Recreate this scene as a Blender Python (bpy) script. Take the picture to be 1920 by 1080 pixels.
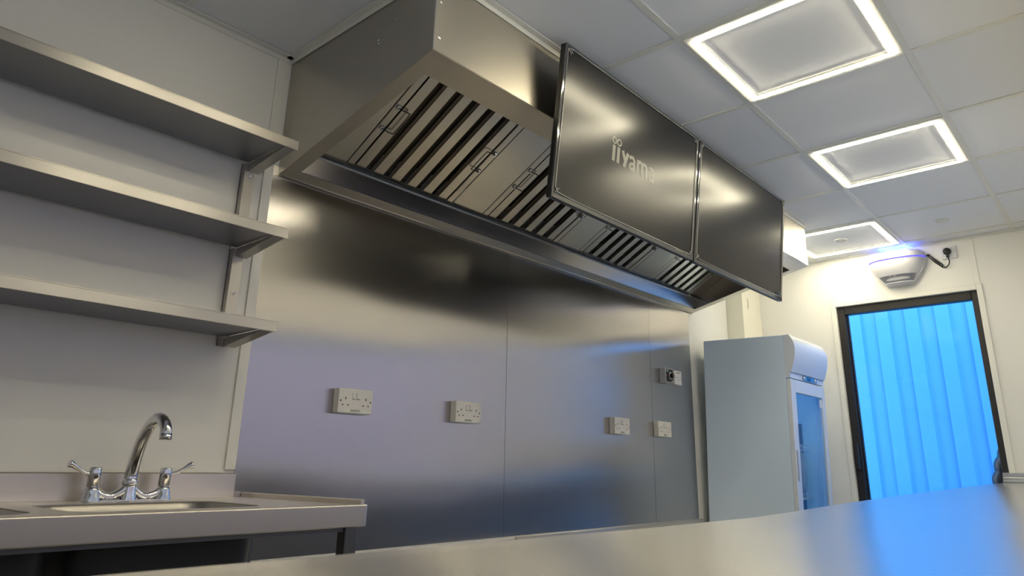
import bpy, bmesh, math, random
from mathutils import Vector, Matrix
random.seed(7)
SC = bpy.context.scene
COL = SC.collection
for o in list(bpy.data.objects):
    bpy.data.objects.remove(o)

# ---------------------------------------------------------------- camera
H = 2.42                      # ceiling height
cd = bpy.data.cameras.new('camera')
cam = bpy.data.objects.new('camera', cd)
COL.objects.link(cam)
cd.sensor_width = 36.0
cd.lens = 1322.16 / 1920 * 36
cd.shift_x = -33.69 / 1920
cd.shift_y = -67.13 / 1920
cd.clip_start = 0.02
YAW, PITCH, ROLL = 0.8624, 0.2965, 0.0122
fw = Vector((math.sin(YAW) * math.cos(PITCH), math.cos(YAW) * math.cos(PITCH), math.sin(PITCH)))
r0 = Vector((math.cos(YAW), -math.sin(YAW), 0))
u0 = r0.cross(fw)
rt = math.cos(ROLL) * r0 + math.sin(ROLL) * u0
up = -math.sin(ROLL) * r0 + math.cos(ROLL) * u0
M = Matrix((rt, up, -fw)).transposed().to_4x4()
M.translation = Vector((-1.1795, -2.1949, -1.4532 + H))
cam.matrix_world = M
cd.dof.use_dof = True
cd.dof.focus_distance = 3.0
cd.dof.aperture_fstop = 9.0
SC.camera = cam

# ---------------------------------------------------------------- world, exposure
w = bpy.data.worlds.new('world')
SC.world = w
w.use_nodes = True
bg = w.node_tree.nodes['Background']
bg.inputs['Color'].default_value = (0.60, 0.79, 1.0, 1)
bg.inputs['Strength'].default_value = 2.5
sl = bpy.data.lights.new('sun', 'SUN')
sl.energy = 1.9
sl.angle = math.radians(25)
sl.color = (1.0, .97, .92)
sun = bpy.data.objects.new('sun', sl)
COL.objects.link(sun)
sun.rotation_euler = Vector((.42, .40, -.80)).to_track_quat('-Z', 'Y').to_euler()
SC.view_settings.view_transform = 'Standard'
SC.view_settings.look = 'None'
SC.view_settings.exposure = 0.4
SC.view_settings.gamma = 1.0
SC.view_settings.use_curve_mapping = False
LED_STRENGTH = 57.0
LED_COLOR = (1.0, 0.90, 0.65, 1)

# ---------------------------------------------------------------- materials
MATS = {}


def mat(name, color=(.8, .8, .8), rough=.5, metal=0., spec=.5, emit=None, estr=0., alpha=1., coat=0., coat_rough=.1):
    m = bpy.data.materials.new(name)
    m.use_nodes = True
    b = m.node_tree.nodes['Principled BSDF']
    b.inputs['Base Color'].default_value = (*color, 1)
    b.inputs['Roughness'].default_value = rough
    b.inputs['Metallic'].default_value = metal
    b.inputs['Specular IOR Level'].default_value = spec
    b.inputs['Coat Weight'].default_value = coat
    b.inputs['Coat Roughness'].default_value = coat_rough
    if emit:
        b.inputs['Emission Color'].default_value = (*emit, 1)
        b.inputs['Emission Strength'].default_value = estr
    MATS[name] = m
    return m


def nodes(m):
    nt = m.node_tree
    return nt, nt.nodes, nt.links, nt.nodes['Principled BSDF']


def tex_coords(nt, scale, kind='Object'):
    tc = nt.nodes.new('ShaderNodeTexCoord')
    mp = nt.nodes.new('ShaderNodeMapping')
    mp.inputs['Scale'].default_value = scale
    nt.links.new(tc.outputs[kind], mp.inputs['Vector'])
    return mp


def paint(name, color, rough=.45, var=.03, bump=.02, scale=60., spec=.5):
    m = mat(name, color, rough, spec=spec)
    nt, N, L, b = nodes(m)
    mp = tex_coords(nt, (1, 1, 1))
    n = N.new('ShaderNodeTexNoise')
    n.inputs['Scale'].default_value = 3.0
    n.inputs['Detail'].default_value = 4
    L.new(mp.outputs[0], n.inputs['Vector'])
    cr = N.new('ShaderNodeValToRGB')
    cr.color_ramp.elements[0].color = (*[c * (1 - var) for c in color], 1)
    cr.color_ramp.elements[1].color = (*[min(1, c * (1 + var)) for c in color], 1)
    L.new(n.outputs['Fac'], cr.inputs['Fac'])
    L.new(cr.outputs['Color'], b.inputs['Base Color'])
    n2 = N.new('ShaderNodeTexNoise')
    n2.inputs['Scale'].default_value = scale
    L.new(mp.outputs[0], n2.inputs['Vector'])
    bp = N.new('ShaderNodeBump')
    bp.inputs['Strength'].default_value = bump
    bp.inputs['Distance'].default_value = .002
    L.new(n2.outputs['Fac'], bp.inputs['Height'])
    L.new(bp.outputs[0], b.inputs['Normal'])
    return m


def steel(name, color=(.60, .58, .55), rough=.26, grain=(3, 3, 220), wave=0., wscale=(1.2, 1.2, 1.6), var=.05, aniso=0., axis=None):
    """brushed stainless: fine grain stretched along the brushing, optional slow buckling of the sheet"""
    m = mat(name, color, rough, 1.0)
    nt, N, L, b = nodes(m)
    mp = tex_coords(nt, grain)
    n = N.new('ShaderNodeTexNoise')
    n.inputs['Scale'].default_value = 1.0
    n.inputs['Detail'].default_value = 3
    L.new(mp.outputs[0], n.inputs['Vector'])
    mr = N.new('ShaderNodeMapRange')
    mr.inputs['To Min'].default_value = rough - var
    mr.inputs['To Max'].default_value = rough + var
    L.new(n.outputs['Fac'], mr.inputs['Value'])
    L.new(mr.outputs[0], b.inputs['Roughness'])
    cr = N.new('ShaderNodeValToRGB')
    cr.color_ramp.elements[0].color = (*[c * .99 for c in color], 1)
    cr.color_ramp.elements[1].color = (*[min(1, c * 1.01) for c in color], 1)
    L.new(n.outputs['Fac'], cr.inputs['Fac'])
    L.new(cr.outputs['Color'], b.inputs['Base Color'])
    bp = N.new('ShaderNodeBump')
    bp.inputs['Strength'].default_value = .02
    bp.inputs['Distance'].default_value = .00002
    L.new(n.outputs['Fac'], bp.inputs['Height'])
    last = bp
    if wave > 0:
        mp2 = tex_coords(nt, wscale)
        n2 = N.new('ShaderNodeTexNoise')
        n2.inputs['Scale'].default_value = 1.0
        n2.inputs['Detail'].default_value = 0.6
        L.new(mp2.outputs[0], n2.inputs['Vector'])
        b2 = N.new('ShaderNodeBump')
        b2.inputs['Strength'].default_value = 1.0
        b2.inputs['Distance'].default_value = wave
        L.new(n2.outputs['Fac'], b2.inputs['Height'])
        L.new(bp.outputs[0], b2.inputs['Normal'])
        last = b2
    L.new(last.outputs[0], b.inputs['Normal'])
    if aniso:
        b.inputs['Anisotropic'].default_value = aniso
        cx = N.new('ShaderNodeCombineXYZ')
        for i in range(3):
            cx.inputs[i].default_value = axis[i]
        L.new(cx.outputs[0], b.inputs['Tangent'])
    return m


WALL = paint('white wall panel', (.80, .79, .75), .35, .015, .01)
CEIL = paint('ceiling tile', (.82, .83, .86), .8, .02, .12, 400)
GRID = paint('ceiling grid white', (.78, .77, .72), .45, .01, .0)
TRIM = paint('white plastic trim', (.80, .79, .73), .35, .01, .0)
FLOOR = paint('grey vinyl floor', (.38, .38, .39), .45, .15, .05, 200)
ST_WALL = steel('brushed steel wall sheet', (.54, .52, .51), .22, (160, 160, 2.0), .018, (1.1, 1.1, 1.7), .006, .93, (1, 0, 0))
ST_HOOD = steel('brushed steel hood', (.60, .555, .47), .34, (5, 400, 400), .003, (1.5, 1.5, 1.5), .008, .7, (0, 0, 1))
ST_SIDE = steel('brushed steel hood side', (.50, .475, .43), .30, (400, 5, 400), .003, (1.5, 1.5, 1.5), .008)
ST_DARK = steel('hood inner steel', (.50, .47, .43), .26, (5, 400, 400), 0, var=.006)
ST_FILT = steel('filter baffle steel', (.60, .56, .50), .27, (500, 8, 8), 0, var=.006)
ST_SHELF = steel('shelf steel', (.50, .48, .44), .38, (4, 500, 500), 0, (1, 1, 1), .008, .8, (0, 0, 1))
ST_SHELF_SHADE = steel('shelf steel painted shade', (.27, .27, .28), .38, (4, 500, 500), 0, var=.008)  # darker copy of the shelf steel, underside shade put into the colour
ST_SINK = steel('sink steel', (.74, .69, .61), .34, (4, 500, 500), 0, var=.008)
ST_TOP = steel('counter steel', (.60, .57, .51), .245, (3, 400, 400), .003, (1.5, 3.0, 1.0), .006, 1.0, (0, 1, 0))
ST_LEG = steel('bench leg steel', (.22, .22, .22), .35, (400, 400, 4), 0, var=.01)
CHROME = mat('polished chrome', (.72, .72, .73), .06, 1.0)
BLACKGAP = mat('dark gap', (.01, .01, .01), .8)
SCREEN = mat('matte screen', (.006, .006, .006), .25, spec=.55)
BEZEL = mat('black bezel', (.008, .008, .009), .35)
FILM = mat('clear film edge', (.05, .05, .05), .10, spec=1.0, coat=1.0, coat_rough=.06)
LOGO = mat('grey printed logo', (.20, .20, .175), .35, spec=.7)
PLASTIC = paint('white plastic', (.78, .76, .70), .3, .01, .0)
PLASTIC_C = paint('cool white plastic', (.74, .74, .76), .28, .01, .0)
HOLE = mat('socket hole', (.03, .022, .015), .6)
STICKER = mat('label tape', (.82, .82, .74), .4)
INK = mat('dark ink', (.06, .055, .05), .6)
RUBBER = mat('black rubber', (.012, .012, .012), .45)
FRAME_BLACK = mat('black powder coat', (.012, .011, .011), .5)
BLUE = paint('blue painted steel cladding', (.060, .40, .93), .45, .03, .02, 20)
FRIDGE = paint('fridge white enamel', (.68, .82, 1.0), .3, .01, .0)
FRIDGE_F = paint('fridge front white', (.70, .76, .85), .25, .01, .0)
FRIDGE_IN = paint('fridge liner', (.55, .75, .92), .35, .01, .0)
GROUND = paint('outside tarmac', (.34, .34, .36), .9, .2, .1, 60)
OPP = paint('opposite wall tint', (.36, .26, .26), .85, .05, .05, 30)  # colour chosen to tint the hatch's reflection in the steel sheets
LED = mat('led diffuser', (.9, .9, .85), .4, emit=LED_COLOR[:3], estr=LED_STRENGTH)
LED_BLUE = mat('blue led strip', (.1, .1, .9), .3, emit=(.10, .08, 1.0), estr=1.1)
LED_BLUE_TOP = mat('blue led outlet', (.1, .1, .9), .3, emit=(.06, .12, 1.0), estr=16.0)
JACKET = mat('black quilted nylon', (.012, .013, .018), .32)
TROUSERS = mat('dark denim', (.03, .035, .05), .8)
SKIN = mat('skin', (.55, .33, .24), .5)
HAIR = mat('dark hair', (.03, .02, .015), .6)
BOWL_SHADE = mat('painted bowl shade', (.035, .035, .038), .4)  # near-black colour stands for the shade below the sink
BRASS = mat('dull brass', (.35, .29, .16), .35, .8)


def glass_mat(name, tint, refl=.08):
    m = bpy.data.materials.new(name)
    m.use_nodes = True
    nt = m.node_tree
    nt.nodes.clear()
    out = nt.nodes.new('ShaderNodeOutputMaterial')
    tr = nt.nodes.new('ShaderNodeBsdfTransparent')
    tr.inputs['Color'].default_value = (*tint, 1)
    gl = nt.nodes.new('ShaderNodeBsdfGlossy')
    gl.inputs['Roughness'].default_value = .03
    fr = nt.nodes.new('ShaderNodeFresnel')
    fr.inputs['IOR'].default_value = 1.45
    mx = nt.nodes.new('ShaderNodeMixShader')
    ge = nt.nodes.new('ShaderNodeNewGeometry')
    inv = nt.nodes.new('ShaderNodeMath')
    inv.operation = 'SUBTRACT'
    inv.inputs[0].default_value = 1.0
    nt.links.new(ge.outputs['Backfacing'], inv.inputs[1])
    mul = nt.nodes.new('ShaderNodeMath')
    mul.operation = 'MULTIPLY'
    nt.links.new(fr.outputs[0], mul.inputs[0])
    nt.links.new(inv.outputs[0], mul.inputs[1])
    nt.links.new(mul.outputs[0], mx.inputs[0])
    nt.links.new(tr.outputs[0], mx.inputs[1])
    nt.links.new(gl.outputs[0], mx.inputs[2])
    nt.links.new(mx.outputs[0], out.inputs['Surface'])
    return m


GLASS = glass_mat('door glass', (.93, .95, .96))
GLASS_F = glass_mat('fridge glass', (.80, .88, .95))

# ---------------------------------------------------------------- mesh helpers


def box(bm, x0, x1, y0, y1, z0, z1, bevel=0., seg=2):
    t = bmesh.new()
    bmesh.ops.create_cube(t, size=1.0)
    for v in t.verts:
        v.co = Vector(((x0 + x1) / 2 + v.co.x * (x1 - x0), (y0 + y1) / 2 + v.co.y * (y1 - y0), (z0 + z1) / 2 + v.co.z * (z1 - z0)))
    if bevel > 0:
        bmesh.ops.bevel(t, geom=t.edges[:], offset=bevel, segments=seg, affect='EDGES', profile=.5)
    merge(bm, t)


def merge(bm, t, matrix=None):
    vm = {}
    for v in t.verts:
        vm[v] = bm.verts.new(matrix @ v.co if matrix else v.co)
    for f in t.faces:
        try:
            nf = bm.faces.new([vm[v] for v in f.verts])
            nf.smooth = f.smooth
            nf.material_index = f.material_index
        except ValueError:
            pass
    t.free()


def prism(bm, pts, vec):
    """closed polygon pts extruded by vec"""
    vec = Vector(vec)
    a = [bm.verts.new(Vector(p)) for p in pts]
    b = [bm.verts.new(Vector(p) + vec) for p in pts]
    n = len(pts)
    bm.faces.new(a)
    bm.faces.new(b[::-1])
    for i in range(n):
        bm.faces.new([a[i], b[i], b[(i + 1) % n], a[(i + 1) % n]])


def cyl(bm, p, q, r, r2=None, seg=20, caps=True):
    p, q = Vector(p), Vector(q)
    r2 = r if r2 is None else r2
    d = (q - p).normalized()
    a = d.orthogonal().normalized()
    b = d.cross(a)
    A, B = [], []
    for i in range(seg):
        t = 2 * math.pi * i / seg
        e = a * math.cos(t) + b * math.sin(t)
        A.append(bm.verts.new(p + e * r))
        B.append(bm.verts.new(q + e * r2))
    for i in range(seg):
        f = bm.faces.new([A[i], A[(i + 1) % seg], B[(i + 1) % seg], B[i]])
        f.smooth = True
    if caps:
        bm.faces.new(A[::-1])
        bm.faces.new(B)


def tube(bm, pts, radii, seg=14, caps=True):
    """swept tube with parallel-transported rings"""
    pts = [Vector(p) for p in pts]
    if not isinstance(radii, (list, tuple)):
        radii = [radii] * len(pts)
    rings = []
    d0 = (pts[1] - pts[0]).normalized()
    a = d0.orthogonal().normalized()
    for i, p in enumerate(pts):
        if i == 0:
            d = d0
        elif i == len(pts) - 1:
            d = (pts[-1] - pts[-2]).normalized()
        else:
            d = (pts[i + 1] - pts[i - 1]).normalized()
        a = (a - d * a.dot(d)).normalized()
        b = d.cross(a)
        rings.append([bm.verts.new(p + (a * math.cos(2 * math.pi * k / seg) + b * math.sin(2 * math.pi * k / seg)) * radii[i]) for k in range(seg)])
    for i in range(len(rings) - 1):
        for k in range(seg):
            f = bm.faces.new([rings[i][k], rings[i][(k + 1) % seg], rings[i + 1][(k + 1) % seg], rings[i + 1][k]])
            f.smooth = True
    if caps:
        bm.faces.new(rings[0][::-1])
        bm.faces.new(rings[-1])


def smooth_path(pts, n=6):
    """Catmull-Rom through the points"""
    P = [Vector(p) for p in pts]
    P = [P[0] * 2 - P[1]] + P + [P[-1] * 2 - P[-2]]
    out = []
    for i in range(1, len(P) - 2):
        for k in range(n):
            t = k / n
            out.append(.5 * ((2 * P[i]) + (-P[i - 1] + P[i + 1]) * t + (2 * P[i - 1] - 5 * P[i] + 4 * P[i + 1] - P[i + 2]) * t * t + (-P[i - 1] + 3 * P[i] - 3 * P[i + 1] + P[i + 2]) * t ** 3))
    out.append(P[-2])
    return out


def lathe(bm, prof, c, seg=24, axis='z'):
    c = Vector(c)
    rings = []
    for r, h in prof:
        ring = []
        for k in range(seg):
            t = 2 * math.pi * k / seg
            if axis == 'z':
                v = Vector((r * math.cos(t), r * math.sin(t), h))
            elif axis == 'y':
                v = Vector((r * math.cos(t), h, r * math.sin(t)))
            else:
                v = Vector((h, r * math.cos(t), r * math.sin(t)))
            ring.append(bm.verts.new(c + v))
        rings.append(ring)
    for i in range(len(rings) - 1):
        for k in range(seg):
            f = bm.faces.new([rings[i][k], rings[i][(k + 1) % seg], rings[i + 1][(k + 1) % seg], rings[i + 1][k]])
            f.smooth = True
    bm.faces.new(rings[0][::-1])
    bm.faces.new(rings[-1])


def obj(name, bm, m, parent=None, loc=None):
    bmesh.ops.recalc_face_normals(bm, faces=bm.faces[:])
    me = bpy.data.meshes.new(name)
    bm.to_mesh(me)
    bm.free()
    for mm in (m if isinstance(m, (list, tuple)) else [m]):
        me.materials.append(mm)
    o = bpy.data.objects.new(name, me)
    COL.objects.link(o)
    if loc:
        o.location = loc
    if parent:
        o.parent = parent
    return o


def tag(o, label=None, cat=None, group=None, kind=None):
    if label:
        o['label'] = label
    if cat:
        o['category'] = cat
    if group:
        o['group'] = group
    if kind:
        o['kind'] = kind
    return o


def thing(name, label, cat, loc=(0, 0, 0), group=None):
    o = bpy.data.objects.new(name, None)
    o.empty_display_size = .05
    COL.objects.link(o)
    o.location = loc
    return tag(o, label, cat, group)


def struct(name, bm, m, label=None, parent=None):
    o = obj(name, bm, m, parent)
    if parent is None:
        tag(o, label, None, None, 'structure')
    return o


def bx(*a, **k):
    bm = bmesh.new()
    box(bm, *a, **k)
    return bm


def copy_tree(o, parent=None):
    c = o.copy()
    COL.objects.link(c)
    c.parent = parent
    for ch in list(o.children):
        copy_tree(ch, c)
    return c


def text_bm(s, size, xscale=1., offset=0.):
    cu = bpy.data.curves.new('lettering', 'FONT')
    cu.body = s
    cu.size = size
    cu.offset = offset
    cu.extrude = .0003
    cu.align_x = 'CENTER'
    cu.align_y = 'CENTER'
    o = bpy.data.objects.new('lettering', cu)
    COL.objects.link(o)
    dg = bpy.context.evaluated_depsgraph_get()
    me = bpy.data.meshes.new_from_object(o.evaluated_get(dg))
    bm = bmesh.new()
    bm.from_mesh(me)
    for v in bm.verts:
        v.co.x *= xscale
    bpy.data.objects.remove(o)
    bpy.data.curves.remove(cu)
    bpy.data.meshes.remove(me)
    return bm


# lettering lying in XZ, facing -y
FACE_NEG_Y = Matrix.Rotation(math.radians(90), 4, 'X')

# ================================================================= SETTING
XL, XR = -2.7, 3.931          # inner faces of the end walls
YF = -2.20                    # inner face of the front wall
# back wall (white) ------------------------------------------------
struct('wall_back', bx(XL - .1, XR + .1, .004, .10, -.02, H + .15), WALL, 'white panelled wall behind the shelves, sink and steel sheets')
struct('floor', bx(XL - .1, XR + .1, YF - .08, .10, -.10, 0), FLOOR, 'dark grey vinyl floor')
struct('wall_left', bx(XL - .1, XL, YF - .08, .10, 0, H + .15), WALL, 'white panelled end wall beyond the sink')
# end wall with door opening
DY0, DY1, DZ = -1.530, -.670, 2.073
bm = bmesh.new()
box(bm, XR, XR + .09, DY1, .10, 0, H + .15)
box(bm, XR, XR + .09, YF - .08, DY0, 0, H + .15)
box(bm, XR, XR + .09, DY0, DY1, DZ, H + .15)
struct('wall_right', bm, WALL, 'white end wall around the black framed door')
# front wall with the serving hatch
HX0, HX1, HZ0, HZ1 = -2.2, 3.15, .80, 1.88
bm = bmesh.new()
box(bm, XL - .1, HX0, YF - .08, YF, 0, H + .15)
box(bm, HX1, XR + .09, YF - .08, YF, 0, H + .15)
box(bm, HX0, HX1, YF - .08, YF, 0, HZ0)
box(bm, HX0, HX1, YF - .08, YF, HZ1, H + .15)
struct('wall_front', bm, WALL, 'white wall with the open serving hatch')
# unseen flap over the hatch, added to hold back sky light
bm = bmesh.new()
box(bm, HX0 - .05, HX1 + .05, YF - 1.15, YF - .085, HZ1 + .02, HZ1 + .06)
struct('added_flap_1', bm, WALL, 'unseen hatch flap added to block sky light over the counter')

# ceiling tiles and grid ---------------------------------------------
X0G, Y1G = .7956, -1.1805
xs = [X0G + .6 * k for k in range(-5, 6)]
ys = [Y1G + .6 * k for k in (-1, 0, 1)]
bm = bmesh.new()
xe = [XL] + [x for x in xs if XL < x < XR] + [XR]
ye = [YF] + ys + [0]
for i in range(len(xe) - 1):
    for j in range(len(ye) - 1):
        if xe[i + 1] - xe[i] < .03:
            continue
        box(bm, xe[i] + .006, xe[i + 1] - .006, ye[j] + .006, ye[j + 1] - .006, H + .003, H + .018)
box(bm, XL, XR, YF, 0, H + .03, H + .04)
struct('ceiling', bm, CEIL, 'pale grey suspended ceiling tiles')
bm = bmesh.new()
for x in xs:
    if XL + .03 < x < XR - .03:
        box(bm, x - .012, x + .012, YF + .001, -.001, H - .001, H + .0025)
for y in ys:
    e = [XL] + [x for x in xs if XL < x < XR] + [XR]
    for i in range(len(e) - 1):
        box(bm, e[i] + .0125, e[i + 1] - .0125, y - .012, y + .012, H - .001, H + .0025)
struct('trim_1', bm, GRID, 'white metal grid of the suspended ceiling')
HD = .80                      # depth of the extraction hood
HW = 3.055                    # its width
bm = bmesh.new()


def wall_angle(x0, y0, x1, y1, nx, ny, dz=.022, wd=.024):
    xa, xb = sorted((x0, x1))
    ya, yb = sorted((y0, y1))
    if nx == 0:
        box(bm, xa, xb, *sorted((y0, y0 + ny * wd)), H - .0035, H + .001)
        box(bm, xa, xb, *sorted((y0, y0 + ny * .003)), H - dz, H - .0036)
    else:
        box(bm, *sorted((x0, x0 + nx * wd)), ya, yb, H - .0035, H + .001)
        box(bm, *sorted((x0, x0 + nx * .003)), ya, yb, H - dz, H - .0036)


wall_angle(XL, .0035, -.004, .0035, 0, -1)
wall_angle(-.0015, 0, -.0015, -HD - .0015, -1, 0)
wall_angle(-.0015, -HD - .0015, HW + .0015, -HD - .0015, 0, -1)
wall_angle(HW + .0015, -HD - .0015, HW + .0015, 0, 1, 0)
wall_angle(HW + .004, .0035, XR, .0035, 0, -1)
wall_angle(XR - .0005, -.02, XR - .0005, YF, -1, 0, .01)
wall_angle(XL, YF + .0005, XR, YF + .0005, 0, 1)
box(bm, -.0260, -.0016, -.0260, .0030, H - .0033, H + .0008)
struct('trim_2', bm, GRID, 'white edge angle where the ceiling meets walls and hood')

# white joint strips on the walls
bm = bmesh.new()
box(bm, -.056, -.022, -.004, .0038, .95, H - .025, .001, 1)
struct('trim_3', bm, TRIM, 'white vertical joint strip between shelf wall and steel sheet')
bm = bmesh.new()
box(bm, XL, -.0565, -.004, .0038, .941, .952)
struct('trim_4', bm, TRIM, 'white bead along the top of the sink upstand')
bm = bmesh.new()
for y in (-.655, -1.540):
    box(bm, XR - .004, XR - .0002, y - .016, y + .016, DZ + .036, H - .012, .001, 1)
struct('trim_5', bm, TRIM, 'white vertical joint strips above the door')
# white architrave round the door
bm = bmesh.new()
box(bm, XR - .012, XR - .0002, DY1 + .001, DY1 + .034, 0, DZ + .034, .002, 1)
box(bm, XR - .012, XR - .0002, DY0 - .034, DY0 - .001, 0, DZ + .034, .002, 1)
box(bm, XR - .012, XR - .0002, DY0 - .0005, DY1 + .0005, DZ + .001, DZ + .034, .002, 1)
struct('trim_6', bm, TRIM, 'white architrave around the black door')
# boxed-in corner column
bm = bmesh.new()
box(bm, 3.608, XR - .0005, -.122, .0035, 0, H - .0)
struct('trim_7', bm, paint('boxing white', (.80, .77, .66), .4, .01, .0), 'cream boxed pipe casing in the far corner')

# door ----------------------------------------------------------------
bm = bmesh.new()
FWD = .050
box(bm, XR + .012, XR + .075, DY1 - FWD, DY1 - .001, 0.0, DZ - .001, .003, 1)
box(bm, XR + .012, XR + .075, DY0 + .001, DY0 + FWD * .72, 0.0, DZ - .001, .003, 1)
box(bm, XR + .012, XR + .075, DY0 + FWD * .72 + .0005, DY1 - FWD - .0005, DZ - .055, DZ - .001, .003, 1)
box(bm, XR + .012, XR + .075, DY0 + FWD * .72 + .0005, DY1 - FWD - .0005, 0.0, .08, .003, 1)
door = struct('door_1', bm, FRAME_BLACK, 'glazed door with a black metal frame')
g = obj('glass', bx(XR + .040, XR + .046, DY0 + FWD * .72 + .001, DY1 - FWD - .001, .081, DZ - .056), GLASS, door)
bm = bmesh.new()
box(bm, XR + .047, XR + .070, DY1 - FWD - .010, DY1 - FWD - .0008, .082, DZ - .057)
obj('gasket', bm, RUBBER, door)
bm = bmesh.new()
box(bm, XR - .028, XR + .0115, DY1 - .040, DY1 - .018, .98, 1.14, .004)
# (lever side hidden by the fridge) hinge leaf
obj('hinge', bm, FRAME_BLACK, door)

# outside -------------------------------------------------------------
struct('floor_outside', bx(-9, 14, -12, 9, -.35, -.30), GROUND, 'tarmac outside')
# blue profiled cladding of the neighbouring unit
bm = bmesh.new()
XB = 5.30
pitch = .227
prof = []
y = -3.416
while y < 1.7:
    # one rib, read in the direction of rising y: splayed near flank, proud flat, steep far flank, recessed flat
    prof += [(y, .030), (y + .005, .019), (y + .008, .018), (y + .014, .0), (y + .117, .0), (y + .124, .030)]
    y += pitch
prism(bm, [(XB + d, yy, -.3) for yy, d in prof] + [(XB + .08, prof[-1][0], -.3), (XB + .08, prof[0][0], -.3)], (0, 0, 3.0))
blue = obj('cladding_wall', bm, BLUE)
tag(blue, 'bright blue profiled metal cladding seen through the glass door', 'wall cladding', None, 'structure')
bm = bmesh.new()
box(bm, -8, 9, -6.4, -6.2, -.3, 3.4)  # unseen wall, added to limit hatch light and tone the steel's reflection
struct('wall_opposite_added', bm, OPP, 'unseen wall added across from the serving hatch to tone its reflection')

# ================================================================= STEEL WALL SHEETS


def sheet(x0, x1, z0, z1, label, amp):
    bm = bmesh.new()
    box(bm, x0 + .0012, x1 - .0012, .0, .0035, z0, z1)
    o = obj('steel_wall_sheet', bm, ST_WALL)
    return tag(o, label, 'wall panel', 'brushed steel sheets on the wall')


sheet(-.0215, 1.2265, .681, 1.985, 'wide brushed steel wall sheet with the two left sockets', .0)
sheet(1.2265, 2.502, .681, 1.985, 'middle brushed steel wall sheet holding one double socket', .0)
sheet(2.502, 3.008, .681, 1.985, 'narrow brushed steel wall sheet holding the speed controller', .0)
bm = bmesh.new()
box(bm, -.02, 3.006, -.0035, .0035, .668, .680)
struct('trim_8', bm, TRIM, 'pale bead along the bottom of the steel wall sheets')

# ================================================================= EXTRACTION HOOD
hood = thing('extraction_hood', 'large stainless steel extraction canopy hung along the wall under the ceiling', 'cooker hood', (0, 0, 1.96))
HZ = Vector((0, 0, 1.96))


def zr(x, y):                 # height of the sloping rim
    z_b = 1.957 + .014 * x / HW
    z_f = 2.139 + .026 * x / HW
    return z_b + (z_f - z_b) * (-y / HD)


def hob(name, bm, m, parent=hood, label=None):
    for v in bm.verts:
        v.co -= HZ
    o = obj(name, bm, m, parent)
    if label:
        o['label'] = label
    return o


T = .004
ZT = H - .003
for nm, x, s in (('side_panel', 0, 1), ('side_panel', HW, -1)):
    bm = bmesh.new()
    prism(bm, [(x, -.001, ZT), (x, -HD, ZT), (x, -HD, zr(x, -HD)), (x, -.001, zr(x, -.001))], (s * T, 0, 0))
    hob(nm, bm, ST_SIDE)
bm = bmesh.new()
prism(bm, [(T, -HD, ZT), (HW - T, -HD, ZT), (HW - T, -HD, zr(HW, -HD)), (T, -HD, zr(0, -HD))], (0, T, 0))
hob('front_panel', bm, ST_HOOD)
# rim flange, mitred: left, right, front, back


def quad_slab(bm, pts, t):
    n = (Vector(pts[1]) - Vector(pts[0])).cross(Vector(pts[2]) - Vector(pts[0])).normalized()
    if n.z < 0:
        n = -n
    prism(bm, pts, n * t)


RL, RF, RB = .055, .095, .055


def rp(x, y, dz=0.):
    return (x, y, zr(x, y) + dz)


LB = .0005
for nm, pts in (
        ('rim_flange', [rp(0, -.001), rp(0, -HD), rp(RL, -HD + RF), rp(RL, -RB)]),
        ('rim_flange', [rp(HW, -.001), rp(HW, -HD), rp(HW - RL, -HD + RF), rp(HW - RL, -RB)]),
        ('rim_flange', [rp(0, -HD), rp(HW, -HD), rp(HW - RL, -HD + RF), rp(RL, -HD + RF)]),
        ('rim_flange', [rp(0, -.001), rp(HW, -.001), rp(HW - RL, -RB), rp(RL, -RB)])):
    bm = bmesh.new()
    quad_slab(bm, [(p[0], p[1], p[2] - .0035) for p in pts], .003)
    hob(nm, bm, ST_HOOD)
# bottom lip bead along the wall
bm = bmesh.new()
tube(bm, [(0.001, -.004, zr(0, 0) - .004), (HW - .001, -.004, zr(HW, 0) - .004)], .004, 8)
hob('lip', bm, ST_HOOD)
# gutter panel rising behind the back rim to the filter bank
FY, FZ0, FS = -.072, 2.052, .56      # bottom edge and slope of the filter bank


def fz(x, y):
    return FZ0 + .012 * x / HW + FS * (FY - y)


bm = bmesh.new()
prism(bm, [(T, -RB + .003, zr(0, -RB) - .001), (HW - T, -RB + .003, zr(HW, -RB) - .001), (HW - T, FY + .004, fz(HW, FY) - .012), (T, FY + .004, fz(0, FY) - .012)], (0, .003, .0))
hob('gutter_panel', bm, ST_DARK)
bm = bmesh.new()
prism(bm, [(T, FY - .010, fz(0, FY) - .016), (HW - T, FY - .010, fz(HW, FY) - .016), (HW - T, FY + .004, fz(HW, FY) - .012), (T, FY + .004, fz(0, FY) - .012)], (0, 0, .003))
hob('gutter_lip', bm, steel('gutter lip steel', (.42, .42, .43), .25, (4, 100, 100)))
# inner end panels
for x in (.030, HW - .033):
    bm = bmesh.new()
    prism(bm, [(x, -.03, zr(x, -.03) + .004), (x, -HD + .02, zr(x, -HD + .02) + .004), (x, -HD + .02, ZT - .01), (x, -.03, ZT - .01)], (.003, 0, 0))
    hob('end_panel', bm, ST_DARK)
# plenum behind the filters (dark box)
bm = bmesh.new()
YT = -.680
prism(bm, [(.04, FY, fz(0, FY) + .10), (HW - .04, FY, fz(0, FY) + .10), (HW - .04, YT, min(ZT - .004, fz(0, YT) + .10)), (.04, YT, min(ZT - .004, fz(0, YT) + .10))], (0, 0, .003))
hob('plenum_back', bm, BLACKGAP)

FX = [(.222, .770), (.955, 1.500), (1.680, 2.200), (2.400, 2.925)]
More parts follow.
